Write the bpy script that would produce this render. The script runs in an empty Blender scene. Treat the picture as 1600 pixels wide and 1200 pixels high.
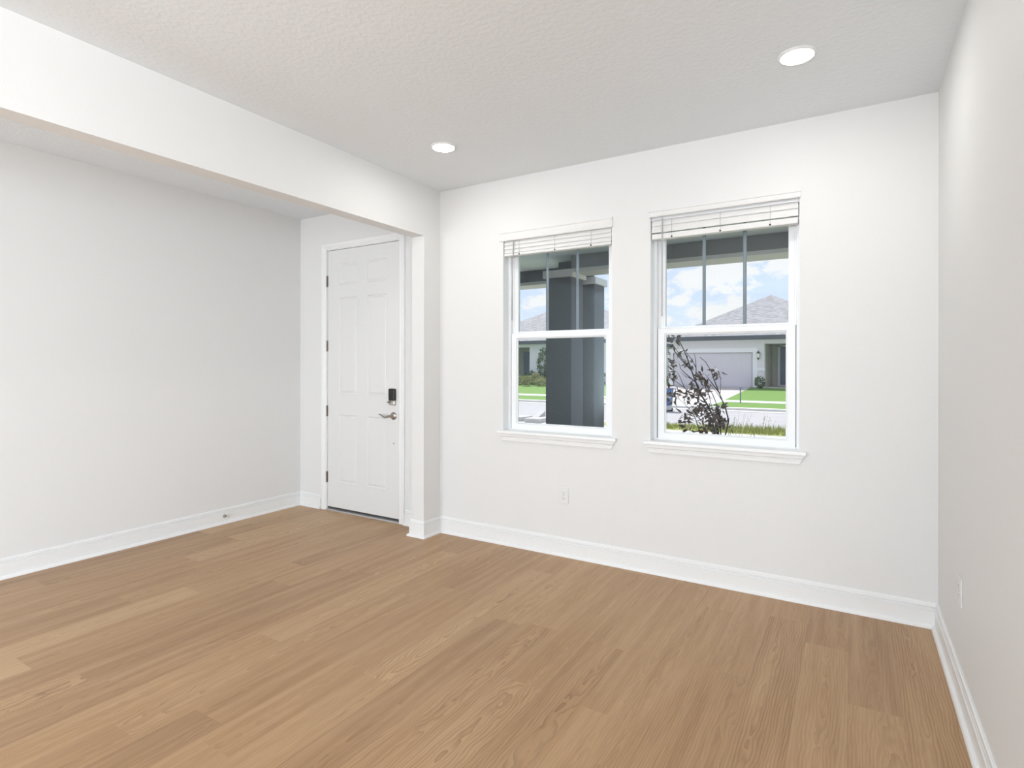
import bpy, bmesh, math, random
from mathutils import Vector, Matrix
from math import sin, cos, tan, pi, radians as R_

SC = bpy.context.scene
COL = SC.collection
rnd = random.Random(7)

# ------------------------------------------------------------------ camera
F_PX, YAW, CAM_Z, CY_SHIFT, ROLL = 879.54, -0.54465, 1.3886, -28.9, 0.0014
fwd = Vector((sin(YAW), cos(YAW), 0)); rgt = Vector((cos(YAW), -sin(YAW), 0)); upv = rgt.cross(fwd)
rgt, upv = rgt * cos(ROLL) + upv * sin(ROLL), upv * cos(ROLL) - rgt * sin(ROLL)
cd = bpy.data.cameras.new('camera'); cam = bpy.data.objects.new('camera', cd); COL.objects.link(cam)
cd.sensor_width = 36; cd.lens = F_PX / 1600 * 36; cd.shift_y = CY_SHIFT / 1600
cd.clip_start = .02; cd.clip_end = 500
cam.matrix_world = Matrix(((rgt.x, upv.x, -fwd.x, 0), (rgt.y, upv.y, -fwd.y, 0), (rgt.z, upv.z, -fwd.z, CAM_Z), (0, 0, 0, 1)))
SC.camera = cam

def ray(px, py):
    return fwd + rgt * ((px - 800) / F_PX) - upv * ((py - 600 - CY_SHIFT) / F_PX)
def at_y(px, py, y):
    d = ray(px, py); return Vector((0, 0, CAM_Z)) + d * (y / d.y)

# ------------------------------------------------------------------ colour management
SC.view_settings.view_transform = 'Standard'
SC.view_settings.look = 'None'
SC.view_settings.exposure = 0.0
SC.view_settings.gamma = 1.0
SC.view_settings.use_curve_mapping = False

# ------------------------------------------------------------------ node helpers
class NT:
    def __init__(s, tree): s.t = tree; s.n = tree.nodes; s.l = tree.links
    def new(s, typ, **kw):
        n = s.n.new(typ)
        for k, v in kw.items(): setattr(n, k, v)
        return n
    def put(s, sock, v):
        if isinstance(v, bpy.types.NodeSocket): s.l.new(v, sock)
        elif v is not None:
            if sock.type == 'RGBA' and len(v) == 3: v = (*v, 1)
            sock.default_value = v
    def math(s, op, a, b=None, c=None, clamp=False):
        n = s.new('ShaderNodeMath', operation=op, use_clamp=clamp)
        s.put(n.inputs[0], a)
        if b is not None: s.put(n.inputs[1], b)
        if c is not None: s.put(n.inputs[2], c)
        return n.outputs[0]
    def mix(s, f, a, b, typ='MIX'):
        n = s.new('ShaderNodeMix', data_type='RGBA', blend_type=typ)
        s.put(n.inputs[0], f); s.put(n.inputs[6], a); s.put(n.inputs[7], b)
        return n.outputs[2]
    def ramp(s, f, stops, interp='LINEAR'):
        n = s.new('ShaderNodeValToRGB'); cr = n.color_ramp; cr.interpolation = interp
        while len(cr.elements) < len(stops): cr.elements.new(.5)
        for e, (p, c) in zip(cr.elements, stops): e.position = p; e.color = (*c, 1)
        s.put(n.inputs[0], f); return n.outputs[0]
    def noise(s, vec, scale=5, detail=2, rough=.5, dist=0):
        n = s.new('ShaderNodeTexNoise')
        if vec is not None: s.put(n.inputs['Vector'], vec)
        s.put(n.inputs['Scale'], scale); s.put(n.inputs['Detail'], detail)
        s.put(n.inputs['Roughness'], rough); s.put(n.inputs['Distortion'], dist)
        return n.outputs['Fac']
    def sep(s, v):
        n = s.new('ShaderNodeSeparateXYZ'); s.put(n.inputs[0], v); return n.outputs
    def comb(s, x, y, z):
        n = s.new('ShaderNodeCombineXYZ')
        for i, v in enumerate((x, y, z)): s.put(n.inputs[i], v)
        return n.outputs[0]
    def vmul(s, v, k):
        n = s.new('ShaderNodeVectorMath', operation='MULTIPLY'); s.put(n.inputs[0], v); n.inputs[1].default_value = k
        return n.outputs[0]

# ------------------------------------------------------------------ sky (blue with small cumulus) and sun
SKY_LIGHT = 1.35
wd = bpy.data.worlds.new('sky'); SC.world = wd; wd.use_nodes = True
w = NT(wd.node_tree); w.n.clear()
tc = w.new('ShaderNodeTexCoord').outputs['Generated']
sx, sy, sz = w.sep(tc)
el = w.math('ARCTAN2', sz, w.math('SQRT', w.math('ADD', w.math('MULTIPLY', sx, sx), w.math('MULTIPLY', sy, sy))))
az = w.math('ARCTAN2', sx, sy)
base = w.ramp(el, [(0.0, (.70, .76, .84)), (.12, (.56, .66, .82)), (.32, (.50, .61, .82)), (1.0, (.42, .54, .80))])
dirv = w.comb(w.math('MULTIPLY', az, 1.0), w.math('MULTIPLY', el, 1.7), 0.0)
n1 = w.noise(dirv, 24, 7, .62)
n2 = w.noise(dirv, 5, 3, .5)
# clouds: (azimuth, elevation, half width, half height) in radians
blobs = [(-.235, .140, .060, .022), (-.175, .150, .05, .035), (-.145, .185, .055, .030), (-.070, .175, .075, .035), (-.190, .195, .040, .018),
         (-.03, .165, .05, .03), (-.20, .085, .060, .024), (-.16, .098, .03, .025), (-.255, .112, .018, .010), (-.29, .078, .03, .010),
         (-.55, .20, .10, .02), (-.44, .12, .08, .03), (.10, .2, .15, .05), (-.9, .2, .2, .06), (.5, .25, .2, .06), (2.6, .55, .9, .45), (-2.3, .6, .8, .45), (1.6, .5, .5, .3)]  # large ones at the end are unseen, added to light the facades opposite
mask = None
for a, e, wa, we in blobs:
    da = w.math('DIVIDE', w.math('SUBTRACT', az, a), wa); de = w.math('DIVIDE', w.math('SUBTRACT', el, e), we)
    m = w.math('SUBTRACT', 1.0, w.math('SQRT', w.math('ADD', w.math('MULTIPLY', da, da), w.math('MULTIPLY', de, de))))
    mask = m if mask is None else w.math('MAXIMUM', mask, m)
dens = w.math('ADD', mask, w.math('MULTIPLY', w.math('SUBTRACT', n1, .5), 3.4))
far = w.math('MULTIPLY', w.math('SUBTRACT', n2, .56), 3.0)
dens = w.math('MAXIMUM', dens, w.math('SUBTRACT', w.math('ADD', far, n1), .8))
cl = w.math('SMOOTH_MIN', w.math('MULTIPLY', w.math('MAXIMUM', w.math('ADD', dens, .02), 0.0), 2.6), 1.0, .2)
cl = w.math('MULTIPLY', cl, .85)
skyc = w.mix(cl, base, (.80, .785, .765))
bg = w.new('ShaderNodeBackground'); w.put(bg.inputs[0], skyc); bg.inputs[1].default_value = SKY_LIGHT
out = w.new('ShaderNodeOutputWorld'); w.l.new(bg.outputs[0], out.inputs[0])

sd = bpy.data.lights.new('sun', 'SUN'); sd.energy = 6.0; sd.angle = R_(.6); sd.color = (1, .96, .9)
sun = bpy.data.objects.new('sun', sd); COL.objects.link(sun)
sun.rotation_euler = Vector((.42, -.42, -.82)).to_track_quat('-Z', 'Y').to_euler()

# area lights: inferred daylight from an unseen opening behind, then added fills
ad = bpy.data.lights.new('back_daylight', 'AREA'); ad.shape = 'RECTANGLE'; ad.size = 2.5; ad.size_y = 2.2; ad.energy = 225; ad.color = (.84, .92, 1)
al = bpy.data.objects.new('back_daylight', ad); COL.objects.link(al)
al.location = (.25, -4.62, 1.25); al.rotation_euler = (R_(124), 0, 0)
ad2 = ad.copy(); ad2.size = 1.1; ad2.energy = 118
al2 = bpy.data.objects.new('entry_fill', ad2); COL.objects.link(al2)  # fill light added to brighten the entry
al2.location = (-4.1, -4.62, 1.25); al2.rotation_euler = (R_(124), 0, 0)
ad3 = ad.copy(); ad3.size = 3.4; ad3.energy = 320
al3 = bpy.data.objects.new('side_fill', ad3); COL.objects.link(al3)  # fill light added to brighten the left wall and header
al3.location = (4.32, -2.2, 1.25); al3.rotation_euler = (R_(124), 0, R_(90))
LAMP_RADIANCE = 105

# ------------------------------------------------------------------ room measures
D, RX, LX, XL, H, HB = 3.7165, .3865, -2.955, -4.722, 2.84, 2.4325   # front wall, right wall, partition face, left wall, ceiling, header underside
PT = .125                      # partition thickness
SY = 3.509                     # end of the partition stub
BY = -4.5                      # back wall
EX = 4.2                       # the room is wider behind the viewpoint
RY = .3                        # the right wall ends here
WT = .22                       # front wall thickness
WIN = [(-2.336, -1.436), (-1.168, -.268)]; WZ = (.872, 2.385)
DOOR = (-4.345, -3.398); DZ = 2.50
GZ = -.40                      # street level

# ------------------------------------------------------------------ materials
def mat(name, color, rough=.5, metal=0, bump=None, spec=None, vary=None, coat=0):
    """bump=(scale, strength, detail); vary=(scale, second colour, detail)"""
    m = bpy.data.materials.new(name); m.use_nodes = True
    t = NT(m.node_tree); b = t.n['Principled BSDF']
    b.inputs['Base Color'].default_value = (*color, 1); b.inputs['Roughness'].default_value = rough; b.inputs['Metallic'].default_value = metal
    if spec is not None: b.inputs['Specular IOR Level'].default_value = spec
    if coat: b.inputs['Coat Weight'].default_value = coat
    obc = t.new('ShaderNodeTexCoord').outputs['Object']
    if vary:
        f = t.noise(obc, vary[0], vary[2] if len(vary) > 2 else 3)
        f = t.math('MULTIPLY_ADD', f, 2.2, -.6, clamp=True)
        t.put(b.inputs['Base Color'], t.mix(f, color, vary[1]))
    if bump:
        f = t.noise(obc, bump[0], bump[2] if len(bump) > 2 else 3)
        bn = t.new('ShaderNodeBump'); bn.inputs['Strength'].default_value = bump[1]; bn.inputs['Distance'].default_value = .01
        t.put(bn.inputs['Height'], f); t.l.new(bn.outputs[0], b.inputs['Normal'])
    return m

WALLC = (.805, .797, .782)
M = {}
M['wall'] = mat('wall_paint', WALLC, .6, bump=(160, .06), spec=.25)
M['ceil'] = mat('ceiling_texture', (.855, .885, .91), .8, bump=(38, .3, 6), spec=.15)
M['trim'] = mat('trim_white', (.88, .88, .87), .32, spec=.4)
M['door'] = mat('door_white', (.79, .785, .775), .4, spec=.4)
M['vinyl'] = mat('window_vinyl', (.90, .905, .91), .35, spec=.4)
M['blind'] = mat('blind_white', (.80, .79, .77), .45)
M['plate'] = mat('plate_white', (.80, .80, .78), .35)
M['slot'] = mat('socket_slot', (.05, .05, .05), .5)
M['nickel'] = mat('satin_nickel', (.42, .38, .34), .33, 1.0)
M['hinge'] = mat('hinge_nickel', (.33, .30, .27), .38, 1.0)
M['silver'] = mat('brushed_silver', (.62, .60, .57), .3, 1.0)
M['black'] = mat('black_plastic', (.012, .012, .012), .35)
M['alu'] = mat('aluminium_threshold', (.55, .55, .55), .42, .8)
M['seal'] = mat('dark_seal', (.05, .05, .05), .6)
M['rubber'] = mat('white_rubber', (.62, .60, .55), .6)
M['cord'] = mat('cord_grey', (.42, .42, .43), .5)
M['muntin'] = mat('grille_backlit', (.30, .325, .36), .4)  # white grille greyed: backlit shade put into the colour
M['stucco'] = mat('grey_stucco', (.125, .13, .162), .85, bump=(60, .7, 6))
M['beam'] = mat('beam_stucco_glare', (.27, .275, .29), .8, bump=(60, .3, 5))  # column stucco made lighter, window glare put into the colour
M['slab'] = mat('porch_slab', (.34, .33, .32), .85)
M['capital'] = mat('white_stucco', (.72, .72, .72), .8, bump=(60, .4, 5))
M['beamw'] = mat('porch_trim_white', (.66, .67, .66), .6)
M['porch'] = mat('porch_ceiling_paint', (.74, .88, .88), .7)
M['conc'] = mat('concrete_white', (.72, .71, .69), .85, vary=(2.5, (.62, .61, .59)), bump=(40, .2))
M['curb'] = mat('concrete_curb', (.52, .50, .48), .85, vary=(4, (.44, .42, .40)))
M['road'] = mat('asphalt_pale', (.42, .40, .40), .9, vary=(1.2, (.37, .355, .355)), bump=(90, .3))
M['paver'] = mat('driveway_pavers', (.56, .50, .48), .85, vary=(9, (.47, .42, .41), 4))
M['verge'] = mat('verge_grass', (.27, .33, .06), .9, vary=(6, (.38, .38, .12), 6), bump=(60, 1.0, 4))
M['lawn'] = mat('lawn_grass', (.105, .225, .028), .9, vary=(7, (.16, .28, .045), 6), bump=(60, 1.0, 4))
M['bed'] = mat('planting_bed', (.20, .15, .11), .95, vary=(14, (.34, .29, .22), 5), bump=(40, .8))
M['facade'] = mat('house_stucco_grey', (.74, .70, .76), .85, bump=(25, .25))
M['facade2'] = mat('house_stucco_pale', (.74, .73, .82), .85, bump=(25, .25))
M['htrim'] = mat('house_trim_white', (.86, .84, .90), .7)
M['gdoor'] = mat('garage_door_grey', (.68, .645, .72), .6)
M['fascia'] = mat('fascia_slate', (.075, .085, .11), .6)
M['recess'] = mat('entry_stucco_tan', (.48, .46, .42), .85)
M['navy'] = mat('entry_door_navy', (.09, .125, .24), .4)
M['lantern'] = mat('lantern_bronze', (.03, .028, .03), .5, .6)
M['lglass'] = mat('lantern_glass', (.80, .78, .72), .2)
M['binblue'] = mat('bin_blue', (.05, .13, .36), .45)
M['bingrey'] = mat('bin_grey', (.55, .55, .58), .5)
M['post'] = mat('post_blue_grey', (.20, .25, .34), .6)
M['bark'] = mat('dark_bark', (.035, .03, .032), .85)
M['leafdark'] = mat('leaf_maroon', (.22, .13, .11), .55, vary=(11, (.06, .06, .055), 4))
M['leafgreen'] = mat('leaf_green', (.045, .10, .03), .6, vary=(8, (.10, .17, .05), 4))
M['leaflime'] = mat('leaf_lime', (.33, .36, .12), .7, vary=(8, (.42, .38, .22), 4))
M['straw'] = mat('grass_straw', (.36, .30, .10), .8, vary=(8, (.26, .26, .06), 3))

def shingle_mat():
    m = bpy.data.materials.new('roof_shingles'); m.use_nodes = True; t = NT(m.node_tree); b = t.n['Principled BSDF']
    b.inputs['Roughness'].default_value = .9
    oc = t.new('ShaderNodeTexCoord').outputs['Object']
    br = t.new('ShaderNodeTexBrick'); x, y, z = t.sep(oc)
    t.put(br.inputs['Vector'], t.comb(t.math('ADD', x, y), t.math('MULTIPLY', z, 2.0), 0.0))
    t.put(br.inputs['Color1'], (.43, .415, .42)); t.put(br.inputs['Color2'], (.24, .235, .245)); t.put(br.inputs['Mortar'], (.26, .25, .26))
    br.inputs['Scale'].default_value = 2.2; br.inputs['Mortar Size'].default_value = .012
    f = t.noise(oc, 6, 4)
    t.put(b.inputs['Base Color'], t.mix(t.math('MULTIPLY', f, .5), br.outputs[0], (.33, .31, .32)))
    return m
M['roof'] = shingle_mat()

def glass_mat():
    m = bpy.data.materials.new('window_glass'); m.use_nodes = True; t = NT(m.node_tree); t.n.clear()
    tr = t.new('ShaderNodeBsdfTransparent'); tr.inputs[0].default_value = (.945, .955, .96, 1)
    gl = t.new('ShaderNodeBsdfGlossy'); gl.inputs[0].default_value = (.80, .95, .95, 1); gl.inputs['Roughness'].default_value = .0
    fr = t.new('ShaderNodeFresnel'); fr.inputs[0].default_value = 1.36
    mx = t.new('ShaderNodeMixShader'); t.put(mx.inputs[0], t.math('MULTIPLY', fr.outputs[0], 1.0, clamp=True))
    t.l.new(tr.outputs[0], mx.inputs[1]); t.l.new(gl.outputs[0], mx.inputs[2])
    o = t.new('ShaderNodeOutputMaterial'); t.l.new(mx.outputs[0], o.inputs[0])
    return m
M['glass'] = glass_mat()

def lens_mat():
    m = bpy.data.materials.new('lamp_lens'); m.use_nodes = True; t = NT(m.node_tree); t.n.clear()
    e = t.new('ShaderNodeEmission'); e.inputs[0].default_value = (1, .98, .95, 1); e.inputs[1].default_value = LAMP_RADIANCE
    o = t.new('ShaderNodeOutputMaterial'); t.l.new(e.outputs[0], o.inputs[0]); return m
M['lens'] = lens_mat()

def floor_mat():
    """oak planks: every plank carries its own tone and seed as face attributes; the grain is cut from a leaning trunk of growth rings"""
    m = bpy.data.materials.new('oak_planks'); m.use_nodes = True; t = NT(m.node_tree); b = t.n['Principled BSDF']
    at = lambda n: t.new('ShaderNodeAttribute', attribute_name=n).outputs['Fac']
    tone, seed, cx, cyl = at('tone'), at('seed'), at('plank_x'), at('plank_y')
    x, y, z = t.sep(t.new('ShaderNodeTexCoord').outputs['Object'])
    lx = t.math('SUBTRACT', x, cx); ly = t.math('SUBTRACT', y, cyl)
    so = t.math('MULTIPLY', seed, 37.0)
    low = t.noise(t.comb(t.math('MULTIPLY', lx, 7.0), t.math('MULTIPLY', ly, 1.5), so), 1.0, 3, .55)
    low2 = t.noise(t.comb(t.math('MULTIPLY', lx, 16.0), t.math('MULTIPLY', ly, 7.0), t.math('ADD', so, 9.0)), 1.0, 2, .5)
    dx = t.math('ADD', lx, t.math('MULTIPLY', t.math('SUBTRACT', low, .5), .06))
    off = t.math('MULTIPLY', t.math('SUBTRACT', t.math('FRACT', t.math('MULTIPLY', seed, 13.7)), .5), .12)
    dx = t.math('ADD', dx, off)
    lean = t.math('MULTIPLY', t.math('SUBTRACT', t.math('FRACT', t.math('MULTIPLY', seed, 7.3)), .5), .10)
    depth = t.math('ADD', t.math('ADD', t.math('MULTIPLY', ly, lean), t.math('MULTIPLY', t.math('SUBTRACT', low2, .5), .030)),
                   t.math('ADD', t.math('MULTIPLY', t.math('SUBTRACT', low, .5), .10), t.math('MULTIPLY', t.math('SUBTRACT', t.math('FRACT', t.math('MULTIPLY', seed, 3.1)), .5), .10)))
    rr = t.math('SQRT', t.math('ADD', t.math('MULTIPLY', dx, dx), t.math('MULTIPLY', depth, depth)))
    ph = t.math('FRACT', t.math('MULTIPLY', rr, 88.0))
    ring = t.math('POWER', ph, 2.2)
    fine = t.noise(t.comb(t.math('MULTIPLY', lx, 260.0), t.math('MULTIPLY', ly, 9.0), so), 1.0, 3, .6)
    broad = t.noise(t.comb(t.math('MULTIPLY', lx, 22.0), t.math('MULTIPLY', ly, 1.3), so), 1.0, 3, .5)
    base = t.ramp(tone, [(0.0, (.375, .215, .106)), (.35, (.465, .277, .138)), (.65, (.535, .330, .167)), (1.0, (.66, .440, .240))])
    c = t.mix(t.math('MULTIPLY', ring, t.math('MULTIPLY_ADD', t.math('FRACT', t.math('MULTIPLY', seed, 29.3)), .50, .30)), base, (.235, .125, .062))
    c = t.mix(t.math('MULTIPLY_ADD', fine, .9, -.28, clamp=True), c, (.20, .112, .065))
    c = t.mix(t.math('MULTIPLY_ADD', broad, 1.3, -.45, clamp=True), c, (.60, .40, .23))
    ed = t.math('ABSOLUTE', lx); e1 = t.math('GREATER_THAN', ed, .0931)
    c = t.mix(t.math('MULTIPLY', e1, .45), c, (.11, .06, .04))
    t.put(b.inputs['Base Color'], c)
    b.inputs['Roughness'].default_value = .42; b.inputs['Specular IOR Level'].default_value = .35
    bn = t.new('ShaderNodeBump'); bn.inputs['Strength'].default_value = .08; bn.inputs['Distance'].default_value = .003
    t.put(bn.inputs['Height'], t.math('SUBTRACT', fine, t.math('MULTIPLY', e1, 2.0))); t.l.new(bn.outputs[0], b.inputs['Normal'])
    return m
M['floor'] = floor_mat()

# ------------------------------------------------------------------ geometry helpers
class MB:
    def __init__(s): s.v = []; s.f = []
    def add(s, vs, fs):
        k = len(s.v); s.v += [tuple(p) for p in vs]; s.f += [[i + k for i in f] for f in fs]; return s
    def box(s, x0, y0, z0, x1, y1, z1):
        vs = [(x, y, z) for x in (x0, x1) for y in (y0, y1) for z in (z0, z1)]
        return s.add(vs, [(0, 1, 3, 2), (4, 6, 7, 5), (0, 4, 5, 1), (2, 3, 7, 6), (0, 2, 6, 4), (1, 5, 7, 3)])
    def poly(s, pts): return s.add(pts, [list(range(len(pts)))])
    def prism(s, pts, d):
        """extrude a 3-D polygon along vector d"""
        n = len(pts); a = [Vector(p) for p in pts]; d = Vector(d)
        return s.add(a + [p + d for p in a], [list(range(n))[::-1], [i + n for i in range(n)]] + [[i, (i + 1) % n, (i + 1) % n + n, i + n] for i in range(n)])
    def tube(s, pts, r, n=8, cap=True):
        pts = [Vector(p) for p in pts]; rs = r if isinstance(r, (list, tuple)) else [r] * len(pts)
        rings = []; ref = None
        for i, p in enumerate(pts):
            t = (pts[min(i + 1, len(pts) - 1)] - pts[max(i - 1, 0)]).normalized()
            if ref is None: ref = t.orthogonal().normalized()
            u = (ref - t * ref.dot(t)).normalized(); ref = u; v = t.cross(u)
            rings.append([p + (u * cos(2 * pi * k / n) + v * sin(2 * pi * k / n)) * rs[i] for k in range(n)])
        vs = [q for g in rings for q in g]; fs = []
        for i in range(len(pts) - 1):
            for k in range(n): fs.append((i * n + k, i * n + (k + 1) % n, (i + 1) * n + (k + 1) % n, (i + 1) * n + k))
        if cap: fs += [list(range(n))[::-1], [(len(pts) - 1) * n + k for k in range(n)]]
        return s.add(vs, fs)
    def lathe(s, prof, c, axis='z', n=32):
        """prof: (radius, height); axis: unit vector the height runs along"""
        A = {'z': (Vector((1, 0, 0)), Vector((0, 1, 0)), Vector((0, 0, 1))), '-y': (Vector((1, 0, 0)), Vector((0, 0, 1)), Vector((0, -1, 0))),
             'x': (Vector((0, 1, 0)), Vector((0, 0, 1)), Vector((1, 0, 0)))}[axis]
        c = Vector(c); vs = []; fs = []
        for r, h in prof:
            for k in range(n): vs.append(c + (A[0] * cos(2 * pi * k / n) + A[1] * sin(2 * pi * k / n)) * r + A[2] * h)
        for i in range(len(prof) - 1):
            for k in range(n): fs.append((i * n + k, i * n + (k + 1) % n, (i + 1) * n + (k + 1) % n, (i + 1) * n + k))
        fs.append(list(range(n))[::-1]); fs.append([(len(prof) - 1) * n + k for k in range(n)])
        return s.add(vs, fs)
    def build(s, name, m, parent=None, bevel=0, smooth=False, seg=2):
        me = bpy.data.meshes.new(name); org = Vector((0, 0, 0))
        me.from_pydata([Vector(p) for p in s.v], [], s.f)
        bm = bmesh.new(); bm.from_mesh(me); bmesh.ops.recalc_face_normals(bm, faces=bm.faces); bm.to_mesh(me); bm.free()
        o = bpy.data.objects.new(name, me); COL.objects.link(o); me.materials.append(M[m])
        if parent is not None:
            o.parent = parent; o.location = -parent.location     # geometry is written in world coordinates
        if bevel:
            b = o.modifiers.new('edge', 'BEVEL'); b.width = bevel; b.segments = seg; b.limit_method = 'ANGLE'
        if smooth:
            for p in me.polygons: p.use_smooth = True
            try: me.set_sharp_from_angle(angle=R_(38))
            except Exception: pass
        return o

def struct(o, label=None, cat=None):
    o['kind'] = 'structure'
    if label: o['label'] = label
    if cat: o['category'] = cat
    return o
def tag(o, label, cat, group=None):
    o['label'] = label; o['category'] = cat
    if group: o['group'] = group
    return o
def empty(name, loc):
    o = bpy.data.objects.new(name, None); COL.objects.link(o); o.location = loc; o.empty_display_size = .1; return o

# ------------------------------------------------------------------ floor: rows of planks along y
PW, PH0 = .1874, -.016
def build_floor():
    # known joints (row: y of one end joint) and tones read off the photograph; the rest random
    joints = {}
    vs, fs, tone, seed, pcx, pcy = [], [], [], [], [], []
    r = random.Random(21)
    k0 = math.floor((XL - .3 - PH0) / PW); k1 = math.ceil((EX - PH0) / PW)
    jt = {-11: 1.185, -10: 1.825, -15: 1.20, -14: 1.816, -19: 1.95, -3: 2.68, -7: 2.13, -2: 3.42, -9: 2.6}
    tn = {(-11, 0): .62, (-10, 0): .30, (-11, 1): .85, (-10, 1): .22, (-9, 1): .55, (-4, 0): .45}
    for k in range(k0, k1):
        x0 = PH0 + k * PW; x1 = x0 + PW
        L = 1.52; y = jt.get(k, r.uniform(0, L))
        while y > BY: y -= L
        while y < D + .3:
            a, b = max(y, BY - .1), min(y + L, D + .3)
            tval = min(1, max(0, r.gauss(.5, .19)))
            sv = r.random(); i = len(vs)
            vs += [(x0, a, 0), (x1, a, 0), (x1, b, 0), (x0, b, 0)]; fs.append((i, i + 1, i + 2, i + 3))
            tone.append(tval); seed.append(sv); pcx.append(x0 + PW / 2); pcy.append(y + r.uniform(.2, 1.3)); y += L
    me = bpy.data.meshes.new('floor'); me.from_pydata(vs, [], fs)
    for n, d in (('tone', tone), ('seed', seed), ('plank_x', pcx), ('plank_y', pcy)):
        a = me.attributes.new(n, 'FLOAT', 'FACE'); a.data.foreach_set('value', d)
    o = bpy.data.objects.new('floor', me); COL.objects.link(o); me.materials.append(M['floor']); return struct(o)
build_floor()
MB().box(XL - .2, BY - .2, -.25, EX + .2, D + WT, -.002).build('floor_slab', 'conc')['kind'] = 'structure'

# ------------------------------------------------------------------ walls and ceiling
struct(MB().box(XL - .15, BY - .15, H, EX + .15, D + .01, H + .05).build('ceiling', 'ceil'))
def cut_wall(x0, x1, z0, z1, holes, y0, y1):
    """wall slab with rectangular openings, as one welded grid mesh"""
    xs = sorted({x0, x1, *[h[0] for h in holes], *[h[1] for h in holes]}); zs = sorted({z0, z1, *[h[2] for h in holes], *[h[3] for h in holes]})
    xs = [v for v in xs if x0 <= v <= x1]; zs = [v for v in zs if z0 <= v <= z1]
    solid = lambda i, j: 0 <= i < len(xs) - 1 and 0 <= j < len(zs) - 1 and not any(h[0] <= (xs[i] + xs[i + 1]) / 2 <= h[1] and h[2] <= (zs[j] + zs[j + 1]) / 2 <= h[3] for h in holes)
    b = MB(); nx, nz = len(xs), len(zs)
    b.v = [(x, y, z) for y in (y0, y1) for x in xs for z in zs]
    id_ = lambda s, i, j: s * nx * nz + i * nz + j
    for i in range(nx - 1):
        for j in range(nz - 1):
            if not solid(i, j): continue
            for s in (0, 1): b.f.append([id_(s, i, j), id_(s, i + 1, j), id_(s, i + 1, j + 1), id_(s, i, j + 1)])
            for (di, dj, p, q) in ((-1, 0, (i, j), (i, j + 1)), (1, 0, (i + 1, j), (i + 1, j + 1)), (0, -1, (i, j), (i + 1, j)), (0, 1, (i, j + 1), (i + 1, j + 1))):
                if not solid(i + di, j + dj): b.f.append([id_(0, *p), id_(0, *q), id_(1, *q), id_(1, *p)])
    return b
holes = [(a, b, WZ[0], WZ[1]) for a, b in WIN] + [(DOOR[0] - .02, DOOR[1] + .02, -.25, DZ + .02)]
struct(cut_wall(XL, RX + .15, -.25, H + .05, holes, D, D + WT).build('wall_front', 'wall'))
struct(MB().box(XL - .15, BY - .15, -.25, XL, D + WT, H + .05).build('wall_left', 'wall'))
struct(MB().box(RX, RY, -.25, RX + .15, D, H + .05).build('wall_right', 'wall'))
struct(cut_wall(XL, EX, -.25, H + .05, [(-1.0, 2.2, .02, 2.42), (-4.68, -3.52, .02, 2.42)], BY - .15, BY).build('wall_back', 'wall'))  # unseen wall; narrow opening made for the added entry fill
we = cut_wall(BY - .15, RY + .15, -.25, H + .05, [(-3.95, -.45, .02, 2.42)], 0, .15); we.v = [(EX + y, x, z) for x, y, z in we.v]  # unseen wall; opening made for the added side fill
struct(we.build('wall_east', 'wall'))
struct(MB().box(RX + .15, RY, -.25, EX, RY + .15, H + .05).build('wall_south', 'wall'))
# partition between sitting room and entry: header beam over the wide opening, and the short stub that carries it
pb = MB()
pb.prism([(LX, D, 0), (LX, SY, 0), (LX, SY, HB), (LX, BY, HB), (LX, BY, H + .02), (LX, D, H + .02)], (-PT, 0, 0))
struct(pb.build('wall_partition', 'wall'))

# ------------------------------------------------------------------ baseboards
BB = [(.0, .133), (.006, .133), (.010, .128), (.0115, .114), (.006, .1115), (.006, .1085), (.0125, .1065), (.0125, .099), (.0085, .0965), (.0085, .0940), (.0155, .0915), (.0155, .021),
      (.0215, .020), (.027, .016), (.0305, .010), (.032, .0), (.0, .0)]
def sweep(path, seg, prof=BB, right=True):
    b = MB(); P = [Vector(p) for p in path]
    def off(i):
        ds = []
        if i > 0: ds.append((P[i] - P[i - 1]).normalized())
        if i < len(P) - 1: ds.append((P[i + 1] - P[i]).normalized())
        ns = [Vector((d.y, -d.x)) for d in ds]
        if len(ns) == 1: return ns[0]
        m = (ns[0] + ns[1]); return m / (1 + ns[0].dot(ns[1]))
    i0, i1 = seg; n = len(prof)
    for i in range(i0, i1 + 1):
        o = off(i); b.v += [(P[i].x + o.x * u, P[i].y + o.y * u, z) for u, z in prof]
    for i in range(i1 - i0):
        for k in range(n): b.f.append([i * n + k, i * n + (k + 1) % n, (i + 1) * n + (k + 1) % n, (i + 1) * n + k])
    b.f.append(list(range(n))); b.f.append([(i1 - i0) * n + k for k in range(n)])
    return b
path = [(DOOR[1] + .065, D), (LX - PT, D), (LX - PT, SY), (LX, SY), (LX, D), (RX, D), (RX, RY)]
struct(sweep(path, (0, 4)).build('baseboard_partition', 'trim'))
struct(sweep(path, (4, 5)).build('baseboard_front', 'trim'))
struct(sweep(path, (5, 6)).build('baseboard_right', 'trim'))
path2 = [(XL, BY), (XL, D), (DOOR[0] - .065, D)]
struct(sweep(path2, (0, 1)).build('baseboard_left', 'trim'))
struct(sweep(path2, (1, 2)).build('baseboard_entry', 'trim'))

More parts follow.
